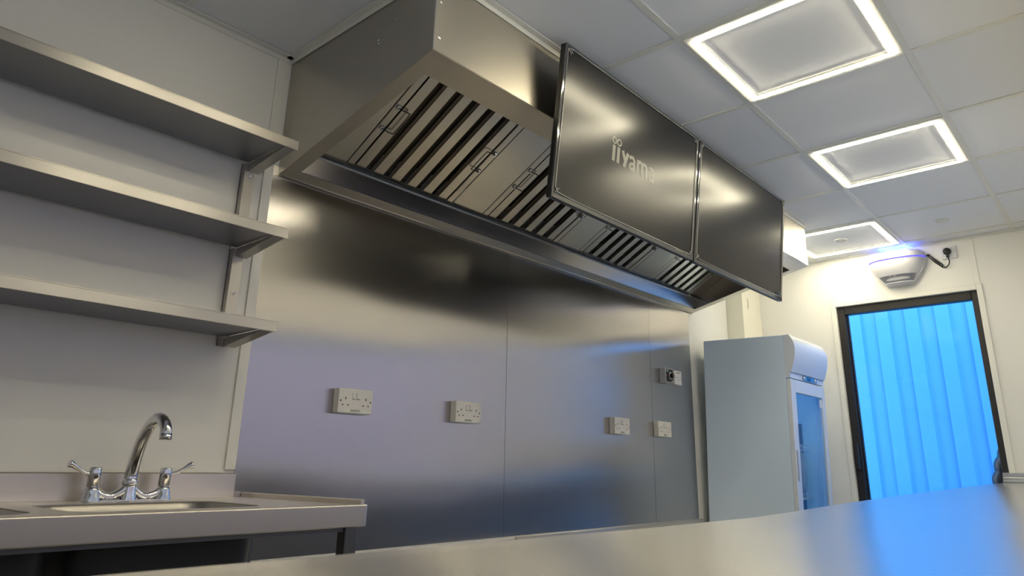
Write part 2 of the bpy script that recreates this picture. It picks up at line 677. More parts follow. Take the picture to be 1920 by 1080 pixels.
# blanking panels between the filters
edges = [.034] + [e for f in FX for e in f] + [HW - .034]
for i in range(0, len(edges), 2):
    x0, x1 = edges[i] + .002, edges[i + 1] - .002
    bm = bmesh.new()
    prism(bm, [(x0, FY, fz(x0, FY)), (x1, FY, fz(x1, FY)), (x1, YT, fz(x1, YT)), (x0, YT, fz(x0, YT))], (0, .0017, .003))
    hob('blanking_panel', bm, ST_FILT)
# rivets and screw heads on side and front
def rivet(p, ax, r=.006):
    bm = bmesh.new()
    lathe(bm, [(r, 0), (r * .95, .0016), (r * .6, .0028), (.0005, .0032)], (0, 0, 0), 14, 'x' if ax == 'x' else 'y')
    for v in bm.verts:
        v.co = Vector(p) + Vector((-v.co.x, v.co.y, v.co.z)) if ax == 'x' else Vector(p) + Vector((v.co.x, -v.co.y, v.co.z))
    hob('rivet', bm, CHROME)


for yy, zz in ((-.155, 2.09), (-.05, 2.02), (-.41, 2.24), (-.53, 2.28), (-.535, 2.265), (-.62, 2.32)):
    rivet((0, yy, zz), 'x', .0035)
for zz in (2.185, 2.31):
    rivet((.022, -HD, zz), 'y')
    rivet((HW - .022, -HD, zz + .02), 'y')
bm = bmesh.new()
box(bm, .0005, .004, -HD - .002, -HD + .012, zr(0, -HD) + .002, ZT - .03, .0008, 1)
hob('corner_strip', bm, CHROME)

# grease filters -------------------------------------------------------
ang = math.atan(FS)
SL = (FY - YT) / math.cos(ang)        # slope length
# local frame: u = +x, v = up the slope (towards -y, +z), n = down/out of the filter face
V = Vector((0, -math.cos(ang), math.sin(ang)))
Nn = Vector((0, -math.sin(ang), -math.cos(ang)))


def make_filter(wid):
    """parts in a local frame whose axes are (u, v, n)"""
    parts = []
    fr = .034
    L = SL - .006
    bm = bmesh.new()
    box(bm, .003, fr, 0, L, -.045, 0, .002, 1)
    box(bm, wid - fr, wid - .003, 0, L, -.045, 0, .002, 1)
    box(bm, fr, wid - fr, 0, .012, -.045, -.004)
    box(bm, fr, wid - fr, L - .02, L, -.045, -.002)
    parts.append(('frame', bm, ST_FILT, None))
    nb = 6
    inner = wid - 2 * fr - .016
    b = inner * .092
    gp = (inner - nb * b) / (nb - 1)
    for i in range(nb):
        u = fr + .008 + i * (b + gp)
        bm = bmesh.new()
        box(bm, u, u + b, .013, L - .021, -.004, -.0025)
        box(bm, u, u + .0015, .013, L - .021, -.024, -.0042)
        box(bm, u + b - .0015, u + b, .013, L - .021, -.024, -.0042)
        parts.append(('baffle', bm, ST_FILT, None))
    for i in range(nb - 1):
        u = fr + .008 + i * (b + gp) + b
        bm = bmesh.new()
        box(bm, u - .010, u + gp + .010, .013, L - .021, -.044, -.042)
        parts.append(('rear_baffle', bm, ST_DARK, None))
    for s in (0, 1):
        ux = .020 if s == 0 else wid - .020
        d = 1 if s == 0 else -1
        bm = bmesh.new()
        v0, v1 = L * .30, L * .30 + .105
        tube(bm, smooth_path([(ux, v0, .003), (ux + d * .012, v0, .010), (ux + d * .044, v0, .011), (ux + d * .050, v0 + .010, .011), (ux + d * .050, v1 - .010, .011), (ux + d * .044, v1, .011), (ux + d * .012, v1, .010), (ux, v1, .003)], 4), .0022, 8)
        parts.append(('handle', bm, RUBBER, [(ux, v0), (ux, v1)]))
    return parts


flab = ['leftmost slatted steel grease filter, beside the hood end panel', 'second slatted grease filter, partly behind the screen with lettering',
        'third slatted grease filter, below the screen with lettering', 'rightmost slatted grease filter, at the joint of the two screens']
fname = 'grease_filter'
for (x0, x1), lab in zip(FX, flab):
    root = thing(fname, lab, 'grease filter', (x0, FY, fz(x0, FY)), 'grease filters in the hood')
    MM = Matrix((Vector((1, 0, 0)), V, Nn)).transposed().to_4x4()

    def place(bm):
        for v in bm.verts:
            v.co = MM @ v.co
        return bm
    for nm, bm, m, clips in make_filter(x1 - x0):
        o = obj(nm, place(bm), m, root)
        if clips:
            for (cu, cv) in clips:
                cb = bmesh.new()
                box(cb, cu - .008, cu + .008, cv - .009, cv + .009, .0005, .006, .002)
                cyl(cb, (cu, cv - .004, .006), (cu, cv - .004, .012), .004, seg=10)
                obj('clip', place(cb), CHROME, o)

# ================================================================= SCREENS
TX0, TY0, TZ0, TT = .514, -.900, 2.383, .119
TW, TG, TH = .9655, .021, .562


def make_screen(name, x, label, logo):
    root = thing(name, label, 'screen', (x, TY0, TZ0), 'screens hung in front of the hood')
    root.rotation_euler = (TT, 0, -.004)
    # local: x right, y depth (behind is +), z up; top edge at z = 0
    bm = bmesh.new()
    box(bm, 0, TW, .004, .026, -TH, 0, .004)
    obj('casing', bm, BEZEL, root)
    bm = bmesh.new()
    box(bm, .12, TW - .12, .026, .040, -TH + .03, -.16, .006)
    obj('rear_housing', bm, BEZEL, root)
    bz = .010
    bm = bmesh.new()
    box(bm, 0, bz, .0, .0038, -TH, 0, .0012, 1)
    box(bm, TW - bz, TW, .0, .0038, -TH, 0, .0012, 1)
    box(bm, bz, TW - bz, .0, .0038, -bz, 0, .0012, 1)
    box(bm, bz, TW - bz, .0, .0038, -TH, -TH + .017, .0012, 1)
    obj('bezel', bm, FILM, root)
    bm = bmesh.new()
    box(bm, bz, TW - bz, .0022, .0039, -TH + .017, -bz)
    scr = obj('screen', bm, SCREEN, root)
    # loose protective film puckered at the corners
    bm = bmesh.new()
    pts = [(.013, -.03), (.016, -.25), (.015, -TH + .07), (.022, -TH + .032), (.05, -TH + .022), (.22, -TH + .0195), (TW * .6, -TH + .020), (TW - .05, -TH + .021), (TW - .02, -TH + .032), (TW - .014, -TH + .07), (TW - .0155, -.25), (TW - .014, -.03)]
    path = smooth_path([(a, -.0002 + .0006 * math.sin(i * 1.7), c) for i, (a, c) in enumerate(pts)], 5)
    tube(bm, path, .0016, 6)
    path = smooth_path([(.013, 0., -.03), (.03, -.0003, -.014), (.2, 0, -.0125), (TW - .2, 0, -.0125), (TW - .03, -.0003, -.014), (TW - .014, 0, -.03)], 5)
    tube(bm, path, .0012, 6)
    for cx, cz, sx, sz in ((.012, -TH + .014, 1, 1), (TW - .012, -TH + .014, -1, 1), (.012, -.008, 1, -1), (TW - .012, -.008, -1, -1)):
        for k in range(5):
            a0 = Vector((cx + sx * random.uniform(0, .02), -.0008, cz + sz * random.uniform(0, .02)))
            a1 = a0 + Vector((sx * random.uniform(.004, .022), -.0006, sz * random.uniform(-.004, .02)))
            tube(bm, [a0, (a0 + a1) / 2 + Vector((0, -.0012, 0)), a1], .0011, 5)
    obj('protective_film', bm, mat('shiny film ' + name, (.35, .35, .33), .12, spec=1.0), root)
    bm = bmesh.new()
    box(bm, TW / 2 - .10, TW / 2 + .10, .041, .052, -.36, -.06, .003)
    obj('mount_plate', bm, BEZEL, root)
    if logo:
        bm = bmesh.new()
        lay = [0]

        def stroke(pts, ox, wd=.23):
            lay[0] += 1
            P = [Vector((p[0] * 1.27 + ox, p[1], 0)) for p in pts]
            L_, R_ = [], []
            for i in range(len(P)):
                d = (P[min(i + 1, len(P) - 1)] - P[max(i - 1, 0)]).normalized()
                nrm = Vector((-d.y, d.x, 0))
                L_.append(bm.verts.new(P[i] + nrm * wd / 2 + Vector((0, 0, lay[0] * .0004))))
                R_.append(bm.verts.new(P[i] - nrm * wd / 2 + Vector((0, 0, lay[0] * .0004))))
            for i in range(len(P) - 1):
                bm.faces.new([L_[i], L_[i + 1], R_[i + 1], R_[i]])
        for k in (0, 1):
            stroke([(.12, 0), (.12, 1.05)], k * .47, .28)
            c = Vector((.15 + k * .47 + .02, 1.37, .001))
            seg = 28
            A = [bm.verts.new(c + Vector((.235 * math.cos(6.28319 * i / seg), .235 * math.sin(6.28319 * i / seg), 0))) for i in range(seg)]
            B = [bm.verts.new(c + Vector((.150 * math.cos(6.28319 * i / seg), .150 * math.sin(6.28319 * i / seg), 0))) for i in range(seg)]
            for i in range(seg):
                bm.faces.new([A[i], A[(i + 1) % seg], B[(i + 1) % seg], B[i]])
        stroke([(.10, 1.0), (.34, .42)], .92, .27)
        stroke([(.54, 1.0), (.40, .5), (.26, 0)], .92, .27)
        for ox in (1.72, 3.90):
            stroke([(.05, .78), (.14, .88), (.26, .91), (.38, .88), (.46, .76), (.47, 0)], ox)
            stroke([(.47, .50), (.28, .50), (.15, .42), (.11, .28), (.16, .15), (.26, .10), (.38, .16), (.47, .30)], ox, .19)
        stroke([(.10, 0), (.10, 1.0)], 2.58)
        stroke([(.10, .74), (.20, .87), (.32, .90), (.44, .84), (.48, .70), (.48, 0)], 2.58)
        stroke([(.48, .70), (.58, .87), (.70, .90), (.82, .84), (.86, .70), (.86, 0)], 2.58)
        bmesh.ops.transform(bm, matrix=Matrix.Translation((.322, .0018, -.324)) @ FACE_NEG_Y @ Matrix.Diagonal((.0645, .060, .06, 1)), verts=bm.verts)
        lg = obj('printed_wordmark', bm, LOGO, root)
        lg['label'] = 'pale grey printed wordmark'
    else:
        bm = bmesh.new()
        box(bm, TW - .085, TW - .025, .0012, .0021, -TH + .022, -TH + .040)
        obj('sticker', bm, BEZEL, root)
    return root


make_screen('wall_screen', TX0, 'black wide screen with pale grey lettering, hung at the hood', True)
make_screen('wall_screen', TX0 + TW + TG, 'black blank wide screen without lettering, hung nearer the fridge', False)

# ================================================================= CEILING LIGHTS


def make_light(cx, cy, label):
    root = thing('ceiling_light', label, 'ceiling light', (cx, cy, H), 'square LED frame lights in the ceiling')
    h = .288
    hi = .262
    so, si = .268, .251
    bm = bmesh.new()
    for a, b in ((-h, -so), (so, h)):
        box(bm, a, b, -h, h, -.0070, .002, .0008, 1)
        box(bm, -so, so, a, b, -.0065, .002, .0008, 1)
    li, lo = si - .006, si - .0005
    for a, b in ((-lo, -li), (li, lo)):
        box(bm, a, b, -lo, lo, -.0070, .002)
        box(bm, -li, li, a, b, -.0070, .002)
    obj('housing', bm, GRID, root)
    bm = bmesh.new()
    for s in (-1, 1):
        a, b = sorted((s * so, s * si))
        box(bm, a, b, -so, so, -.0105, .002, .003, 1)
        box(bm, -si, si, a, b, -.0105, .002, .003, 1)
    obj('diffuser', bm, LED, root)
    return root


lights = [(X0G + .3, Y1G - .3, 'square LED frame light nearest the camera, beside the lettered screen'),
          (X0G + 1.5, Y1G - .3, 'square LED frame light in the middle of the three'),
          (X0G + 2.7, Y1G + .3, 'farthest square LED frame light, by the hood end and air purifier'),
          (X0G - .9, Y1G - .3, 'square LED frame light overhead near the sink end')]
for cx, cy, lab in lights:
    make_light(cx, cy, lab)
# small round ceiling discs
for (x, y), lab in (((3.477, -1.475), 'small white round disc on a plain ceiling tile above the door'), ((3.495, -.880), 'small white round disc inside the farthest LED frame')):
    bm = bmesh.new()
    lathe(bm, [(.040, 0.003), (.040, -.001), (.032, -.004), (.030, -.0015), (.001, -.002)], (x, y, H), 28)
    tag(obj('ceiling_disc', bm, GRID), lab, 'ceiling disc', 'round discs on the ceiling')

# ================================================================= SHELVES
SX1 = -.076
SD = .25


def wall_shelf(z, label):
    root = thing('wall_shelf', label, 'shelf', (SX1, 0, z), 'steel shelves above the sink')
    x0 = -2.0 - SX1
    hgt = .032
    bm = bmesh.new()
    box(bm, x0, 0, -SD, -.001, .028, .0305)
    obj('board', bm, ST_SHELF, root)
    bm = bmesh.new()
    box(bm, x0, 0, -SD, -SD + .0025, -.002, .0279, .0008, 1)
    obj('front_edge', bm, ST_SHELF, root)
    bm = bmesh.new()
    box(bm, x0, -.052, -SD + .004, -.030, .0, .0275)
    obj('stiffener', bm, ST_SHELF_SHADE, root)
    for xx in (-.012, -1.72):
        bm = bmesh.new()
        # tapered cantilever arm: deep at the wall, thin at the front
        prism(bm, [(xx, -.027, -.0005), (xx, -SD + .0045, -.0005), (xx, -SD + .0045, -.0030), (xx, -.027, -.030)], (-.036, 0, 0))
        obj('bracket_arm', bm, ST_SHELF, root)
    return root


for z, lab in ((1.947, 'top stainless shelf on the white wall, nearest the ceiling'), (1.645, 'middle stainless shelf between the two others on the white wall'), (1.350, 'bottom stainless shelf on the white wall, just above the tap')):
    wall_shelf(z, lab)
for x, lab in ((-.135, 'narrow steel upright carrying the right ends of the shelves'),):
    up_ = thing('shelf_upright', lab, 'shelf support', (x, 0, 1.32))
    bm = bmesh.new()
    z1 = .62
    # open channel with front web and two returns
    for za, zb in ((0.0, .026), (.0, .0)):
        pass
    for za, zb in ((1.324, 1.3475), (1.3835, 1.6425), (1.6785, 1.9445)):
        box(bm, 0, .036, -.026, -.0238, za - 1.32, zb - 1.32)
        box(bm, 0, .002, -.0236, .0035, za - 1.32, zb - 1.32)
        box(bm, .034, .036, -.0236, .0035, za - 1.32, zb - 1.32)
    box(bm, 0.0, .036, -.001, .0035, 0.004, z1 + .01)
    obj('channel', bm, ST_SHELF, up_)
    for zz in (1.925, 1.905, 1.50, 1.36):
        bm = bmesh.new()
        lathe(bm, [(.0065, 0), (.006, .0022), (.003, .003), (.0025, .0012), (.0004, .0012)], (0, 0, 0), 16, 'y')
        for v in bm.verts:
            v.co = Vector((.020, -.026 - v.co.y, zz - 1.32 - .005))
            v.co += Vector((0, 0, 0))
        bm.free()
        bm = bmesh.new()
        lathe(bm, [(.0065, 0), (.006, -.0022), (.003, -.003), (.0025, -.0012), (.0004, -.0012)], (.019, -.0262, zz - 1.325), 16, 'y')
        obj('screw', bm, CHROME, up_)

# ================================================================= SINK BENCH
sink = thing('sink_bench', 'stainless steel sink bench against the white wall under the shelves', 'sink', (0, 0, 0))
SZ = .868
SXR, SYF = .020, -.625
SXL = -2.0
BOWLS = [(-.620, -.200, -.530, -.185), (-1.130, -.685, -.530, -.185)]


def rounded_rect(x0, x1, y0, y1, r, n=8):
    pts = []
    for cx, cy, a0 in ((x1 - r, y1 - r, 0), (x0 + r, y1 - r, 90), (x0 + r, y0 + r, 180), (x1 - r, y0 + r, 270)):
        for k in range(n + 1):
            t = math.radians(a0 + 90 * k / n)
            pts.append((cx + r * math.cos(t), cy + r * math.sin(t)))
    return pts


# worktop: outer rectangle with two openings, filled with triangles
bm = bmesh.new()
outer = [(SXL, SYF), (SXR, SYF), (SXR, -.001), (SXL, -.001)]
loops = []


def add_loop(pts):
    vs = [bm.verts.new((x, y, SZ)) for x, y in pts]
    es = [bm.edges.new((vs[i], vs[(i + 1) % len(vs)])) for i in range(len(vs))]
    return es


es = add_loop(outer)
for (x0, x1, y0, y1) in BOWLS:
    es += add_loop(rounded_rect(x0, x1, y0, y1, .07))
bmesh.ops.triangle_fill(bm, use_beauty=True, edges=es)
bmesh.ops.solidify(bm, geom=bm.faces[:], thickness=.002)
top = obj('worktop', bm, ST_SINK, sink)
for (x0, x1, y0, y1) in BOWLS:
    bm = bmesh.new()
    rings = []
    for off, z in ((-.010, SZ + .001), (-.002, SZ + .0012), (.004, SZ - .004), (.010, SZ - .02), (.016, SZ - .15), (.03, SZ - .175), (.06, SZ - .185)):
        rings.append([bm.verts.new((x, y, z)) for x, y in rounded_rect(x0 + off, x1 - off, y0 + off, y1 - off, max(.02, .07 - off))])
    for i in range(len(rings) - 1):
        n = len(rings[i])
        for k in range(n):
            f = bm.faces.new([rings[i][k], rings[i][(k + 1) % n], rings[i + 1][(k + 1) % n], rings[i + 1][k]])
            f.smooth = True
    bm.faces.new(rings[-1])
    bw = obj('bowl', bm, steel('bowl steel', (.42, .40, .36), .42, (100, 100, 100), 0, var=.01), sink)
    bm = bmesh.new()
    rings = []
    for off, z in ((.002, SZ - .006), (.007, SZ - .02), (.013, SZ - .152), (.027, SZ - .178), (.06, SZ - .189)):
        rings.append([bm.verts.new((x, y, z)) for x, y in rounded_rect(x0 + off, x1 - off + (.055 if x1 < -.5 else 0), y0 + off, y1 - off, max(.02, .07 - off))])  # shade shell widened at the second bowl to darken the gap
    for i in range(len(rings) - 1):
        n = len(rings[i])
        for k in range(n):
            f = bm.faces.new([rings[i][k], rings[i][(k + 1) % n], rings[i + 1][(k + 1) % n], rings[i + 1][k]])
            f.smooth = True
    bm.faces.new(rings[-1])
    tag(obj('underside_shade', bm, BOWL_SHADE, bw), 'dark shell painting the shade under the bowl')
bm = bmesh.new()
box(bm, SXL, SXR, SYF - .002, SYF + .010, SZ - .050, SZ + .0035, .003)
obj('front_edge', bm, ST_SINK, sink)
bm = bmesh.new()
box(bm, SXR - .012, SXR, SYF + .011, -.002, SZ - .050, SZ + .015, .0015, 1)
obj('side_edge', bm, ST_SINK, sink)
bm = bmesh.new()
box(bm, SXL, -.024, -.020, -.0045, SZ + .0005, .940, .002, 1)
obj('upstand', bm, ST_SINK, sink)
bm = bmesh.new()
for x in (-.022, -.66, -1.95):
    for y in (-.60, -.10):
        pass
for x in (-.024, -1.95):
    for y in (-.602, -.10):
        bm = bmesh.new()
        box(bm, x, x + .036, y, y + .036, .0, SZ - .050 if y < -.5 else SZ - .001, .002, 1)
        obj('leg', bm, ST_LEG, sink)
# frame rail and bowl apron below the worktop
bm = bmesh.new()
box(bm, SXL + .06, -.026, SYF + .030, SYF + .048, SZ - .062, SZ - .0505)
obj('rail', bm, ST_LEG, sink)
bm = bmesh.new()
box(bm, SXL + .02, -.030, -.58, -.06, .16, .185, .004, 1)
obj('undershelf', bm, ST_SINK, sink)

# mixer tap -------------------------------------------------------------
tap = thing('mixer_tap', 'chrome swan-neck mixer tap with two lever handles on the sink bench', 'tap', (-.357, -.085, SZ))
bm = bmesh.new()
# bridge body: two round pedestals joined by a dipped bridge to a taller centre
hw = .090
for s in (-1, 1):
    lathe(bm, [(.0235, 0), (.0230, .004), (.0195, .018), (.0170, .030), (.0162, .0365), (.001, .0368)], (s * hw, 0, 0), 28)
    path = smooth_path([(s * (hw - .004), 0, .030), (s * (hw - .018), 0, .019), (s * (hw - .040), 0, .0125), (s * .034, 0, .0155), (s * .016, 0, .027), (s * .004, 0, .042)], 6)
    n = len(path)
    tube(bm, path, [.0105 + .002 * abs(2 * k / (n - 1) - 1) for k in range(n)], 18)
lathe(bm, [(.0225, 0), (.0220, .004), (.0190, .016), (.0175, .034), (.0180, .046), (.001, .0463)], (0, 0, 0), 28)
box(bm, -hw - .004, hw + .004, -.019, .019, 0, .006, .002)
obj('body', bm, CHROME, tap)
bm = bmesh.new()
path = smooth_path([(0, 0, .040), (0, 0, .075), (0, -.012, .115), (0, -.036, .162), (0, -.073, .197), (0, -.110, .212), (0, -.145, .206), (0, -.168, .187), (0, -.174, .166)], 6)
n = len(path)
rad = [.0170 - .0030 * (i / n) for i in range(n)]
tube(bm, path, rad, 20)
cyl(bm, (0, -.174, .172), (0, -.1745, .156), .0155, .0150, 20)
obj('spout', bm, CHROME, tap)
bm = bmesh.new()
lathe(bm, [(.0185, .040), (.0195, .048), (.0185, .056), (.0165, .058)], (0, 0, 0))
obj('collar', bm, CHROME, tap)
for s in (-1, 1):
    bm = bmesh.new()
    lathe(bm, [(.012, .034), (.0125, .038), (.0152, .0385), (.0152, .084), (.014, .0865), (.001, .087)], (s * hw, 0, 0), 28)
    v = obj('valve', bm, CHROME, tap)
    bm = bmesh.new()
    path = smooth_path([(s * (hw + .010), 0, .070), (s * (hw + .028), -.004, .074), (s * (hw + .044), -.007, .083), (s * (hw + .058), -.009, .092), (s * (hw + .068), -.010, .096)], 5)
    n = len(path)
    tube(bm, path, [.0052 + (.0060 * max(0, (i / n - .45)) / .55) - (.003 if i == n - 1 else 0) for i in range(n)], 14)
    obj('lever', bm, CHROME, v)

# ================================================================= SERVING COUNTER
counter = thing('serving_counter', 'long stainless serving counter in the foreground under the hatch', 'counter', (0, 0, 0))
CYB, CYF = -1.50, -2.42


def cz(x):
    pts = [(-2.3, .878), (-.9, .8765), (-.1, .8695), (.40, .8685), (.55, .8715), (1.0, .8810), (1.62, .8905), (1.9, .8945), (3.0, .9075), (3.93, .9165)]
    for (a, za), (b, zb) in zip(pts, pts[1:]):
        if x <= b:
            t = max(0, (x - a) / (b - a))
            return za + (zb - za) * t
    return pts[-1][1]


bm = bmesh.new()
xs_ = [-2.19 + i * (XR - .004 + 2.19) / 60 for i in range(61)]
prof = [(CYB, -.045), (CYB, -.006), (CYB - .0018, -.0018), (CYB - .006, 0)] + [(CYB - .006 - (CYB - .006 - CYF) * k / 16, 0) for k in range(1, 17)] + [(CYF, -.045)]
rings = []
for x in xs_:
    rings.append([bm.verts.new((x, y, cz(x) + z)) for y, z in prof if True])
for i in range(len(rings) - 1):
    for k in range(len(prof) - 1):
        # the part beyond the wall only within the hatch
        if xs_[i] > HX1 - .1 and prof[k + 1][0] < YF + .002:
            continue
        f = bm.faces.new([rings[i][k], rings[i + 1][k], rings[i + 1][k + 1], rings[i][k + 1]])
        f.smooth = True
bmesh.ops.delete(bm, geom=[v for v in bm.verts if not v.link_faces], context='VERTS')
obj('worktop', bm, ST_TOP, counter)
for x in (-2.1, -.4, 1.3, 3.0, 3.86):
    for y in (-1.56, -2.07):
        bm = bmesh.new()
        box(bm, x, x + .038, y, y + .038, 0, cz(x) - .006, .002, 1)
        obj('leg', bm, ST_LEG, counter)
bm = bmesh.new()
box(bm, -2.1, 3.9, -2.06, -1.54, .22, .245, .004, 1)
obj('undershelf', bm, ST_SINK, counter)
# folded end upstand by the door
bm = bmesh.new()
z0 = cz(3.9)
prism(bm, [(3.925, -1.500, z0 - .003), (3.870, -1.500, z0 + .0015), (3.870, -1.500, z0 + .010), (3.885, -1.500, z0 + .012), (3.885, -1.500, z0 + .026), (3.893, -1.500, z0 + .029), (3.893, -1.500, z0 + .050), (3.914, -1.500, z0 + .053), (3.914, -1.500, z0 + .055), (3.925, -1.500, z0 + .055)], (0, -.62, 0))
obj('end_upstand', bm, steel('upstand steel', (.62, .62, .63), .3, (4, 100, 100)), counter)

# low bench against the steel wall (only its upstand shows)
lb = thing('low_bench', 'low stainless bench along the steel wall, its rear upstand just showing', 'bench', (0, 0, 0))
bm = bmesh.new()
box(bm, 1.30, 3.020, -.022, -.0045, .600, .679, .002, 1)
obj('upstand', bm, ST_SINK, lb)
bm = bmesh.new()
box(bm, 1.30, 3.020, -.50, -.0225, .570, .5995, .003, 1)
obj('worktop', bm, ST_SINK, lb)
for x in (1.32, 2.96):
    for y in (-.48, -.08):
        bm = bmesh.new()
        box(bm, x, x + .036, y, y + .036, 0, .5695, .002, 1)
        obj('leg', bm, ST_LEG, lb)

# ================================================================= SOCKETS, SWITCH, CONTROLLER


def double_socket(x, z, label, words, two_labels=True):
    root = thing('wall_socket', label, 'socket', (x, 0, z), 'double sockets on the steel wall')
    bm = bmesh.new()
    box(bm, -.073, .073, -.026, -.0005, -.043, .043, .002, 1)
    obj('back_box', bm, PLASTIC, root)
    bm = bmesh.new()
    box(bm, -.074, .074, -.036, -.0262, -.0435, .0435, .003)
    obj('face_plate', bm, PLASTIC, root)
    for s in (-1, 1):
        bm = bmesh.new()
        box(bm, s * .010 - .0075, s * .010 + .0075, -.0395, -.0361, .008, .030, .0015)
        obj('rocker_switch', bm, PLASTIC, root)
    bm = bmesh.new()
    for s in (-1, 1):
        cx = s * .044
        box(bm, cx - .002, cx + .002, -.0363, -.03605, .004, .013)
        box(bm, cx - .0145, cx - .008, -.0363, -.03605, -.0165, -.0125)
        box(bm, cx + .008, cx + .0145, -.0363, -.03605, -.0165, -.0125)
        cyl(bm, (s * .0645, -.0363, -.0005), (s * .0645, -.03605, -.0005), .0032, seg=12)
        box(bm, s * .010 - .007, s * .010 + .007, -.0363, -.03605, .0058, .0070)
    obj('openings', bm, HOLE, root)
    bm = bmesh.new()
    box(bm, -.048, .048, -.0364, -.03605, -.0405, -.0275)
    st = obj('label_tape', bm, STICKER, root)
    t = text_bm(words, .0105, .85, .0)
    bmesh.ops.transform(t, matrix=Matrix.Translation((.000, -.0368, -.0340)) @ FACE_NEG_Y, verts=t.verts)
    obj('lettering', t, INK, st)
    return root


double_socket(.385, 1.188, 'leftmost white double socket on the steel wall, nearest the sink', 'SOCKETS 3')
double_socket(.958, 1.186, 'second white double socket from the sink, left of the first sheet joint', 'SOCKETS 1')
double_socket(2.126, 1.188, 'third white double socket, just left of the narrow steel sheet', 'SOCKETS')
double_socket(2.580, 1.192, 'rightmost white double socket, below the speed controller', 'SOCKETS')

sw = thing('wall_switch', 'white single isolator switch right of the black-faced speed controller', 'switch', (2.800, 0, 1.513))
bm = bmesh.new()
box(bm, -.0425, .0425, -.018, -.0005, -.043, .043, .003)
obj('face_plate', bm, PLASTIC_C, sw)
bm = bmesh.new()
box(bm, -.008, .008, -.0215, -.0181, -.014, .014, .0015)
obj('rocker_switch', bm, PLASTIC_C, sw)
bm = bmesh.new()
for s in (-1, 1):
    cyl(bm, (s * .030, -.0184, 0), (s * .030, -.0181, 0), .003, seg=12)
box(bm, -.008, .008, -.0184, -.0181, -.0165, -.015)
obj('screw_holes', bm, HOLE, sw)
t = text_bm('EXTRACTOR', .010, .85)
bmesh.ops.transform(t, matrix=Matrix.Translation((0, -.0184, .031)) @ FACE_NEG_Y, verts=t.verts)
obj('lettering', t, INK, sw)

ct = thing('speed_controller', 'grey fan speed controller box with black face and round knob on the narrow steel sheet', 'controller', (2.648, 0, 1.511))
bm = bmesh.new()
box(bm, -.046, .046, -.042, -.0005, -.0435, .0435, .003)
obj('casing', bm, paint('light grey plastic', (.55, .55, .55), .4, .01, 0), ct)
bm = bmesh.new()
box(bm, -.040, .040, -.0435, -.0422, -.039, .039, .0006, 1)
fp = obj('face', bm, mat('black dial plate', (.015, .02, .024), .3), ct)
bm = bmesh.new()
lathe(bm, [(.021, 0), (.021, -.003), (.017, -.0035), (.001, -.0035)], (.010, -.0437, .0), 28, 'y')
obj('dial_ring', bm, CHROME, fp)
bm = bmesh.new()
lathe(bm, [(.0155, 0), (.0150, -.016), (.013, -.019), (.001, -.0195)], (.010, -.0474, .0), 28, 'y')
obj('knob', bm, RUBBER, fp)
bm = bmesh.new()
box(bm, .008, .012, -.0680, -.0672, -.010, .010, .0003, 1)
obj('pointer', bm, PLASTIC_C, fp)
bm = bmesh.new()
box(bm, -.036, -.012, -.0440, -.0436, .022, .034)
obj('blue_mark', bm, mat('pale blue print', (.25, .45, .55), .4), fp)
bm = bmesh.new()
box(bm, -.036, -.016, -.0440, -.0436, -.006, .006)
obj('red_mark', bm, mat('dull red print', (.12, .015, .02), .4), fp)
bm = bmesh.new()
box(bm, .022, .034, -.0440, -.0436, -.036, -.029)
obj('white_mark', bm, PLASTIC_C, fp)
for s in (-1, 1):
    bm = bmesh.new()
    lathe(bm, [(.003, 0), (.0028, -.001), (.0005, -.0012)], (s * .0365, -.0437, 0), 10, 'y')
    obj('screw', bm, CHROME, fp)

# slot plate and cover disc on the corner boxing
bm = bmesh.new()
box(bm, 3.694, 3.716, -.1245, -.1222, 2.092, 2.180, .0005, 1)
sp = obj('slot_plate', bm, TRIM)
tag(sp, 'small upright plate with a narrow slot on the cream corner casing', 'vent plate')
bm = bmesh.new()
box(bm, 3.701, 3.709, -.1252, -.1246, 2.100, 2.172)
obj('slot', bm, BRASS, sp)

# ================================================================= DISPLAY FRIDGE
fr = thing('display_fridge', 'tall pale grey upright display fridge with glass door beside the steel wall', 'fridge', (3.055, -.022, .0))
fr.rotation_euler = (math.radians(1.7), 0, 0)
FWID, FDEP, FH = .575, .530, 1.775
# local frame: x 0..FWID, y 0 (back) .. -FDEP (front), z up
bm = bmesh.new()
WT = .035
zb = .12
box(bm, 0, WT, -FDEP, 0, zb, FH, .003, 1)
box(bm, FWID - WT, FWID, -FDEP, 0, zb, FH, .003, 1)
box(bm, WT, FWID - WT, -.035, 0, zb, FH, .003, 1)
box(bm, WT, FWID - WT, -FDEP, -.035, 1.55, FH, .003, 1)
box(bm, WT, FWID - WT, -FDEP, -.035, zb, .26, .003, 1)
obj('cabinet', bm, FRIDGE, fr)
bm = bmesh.new()
box(bm, WT + .0005, FWID - WT - .0005, -.040, -.0355, .2605, 1.5495)
box(bm, WT + .0005, WT + .005, -FDEP + .01, -.0405, .2605, 1.5495)
box(bm, FWID - WT - .005, FWID - WT - .0005, -FDEP + .01, -.0405, .2605, 1.5495)
box(bm, WT + .0055, FWID - WT - .0055, -FDEP + .01, -.0405, 1.544, 1.5495)
obj('liner', bm, FRIDGE_IN, fr)
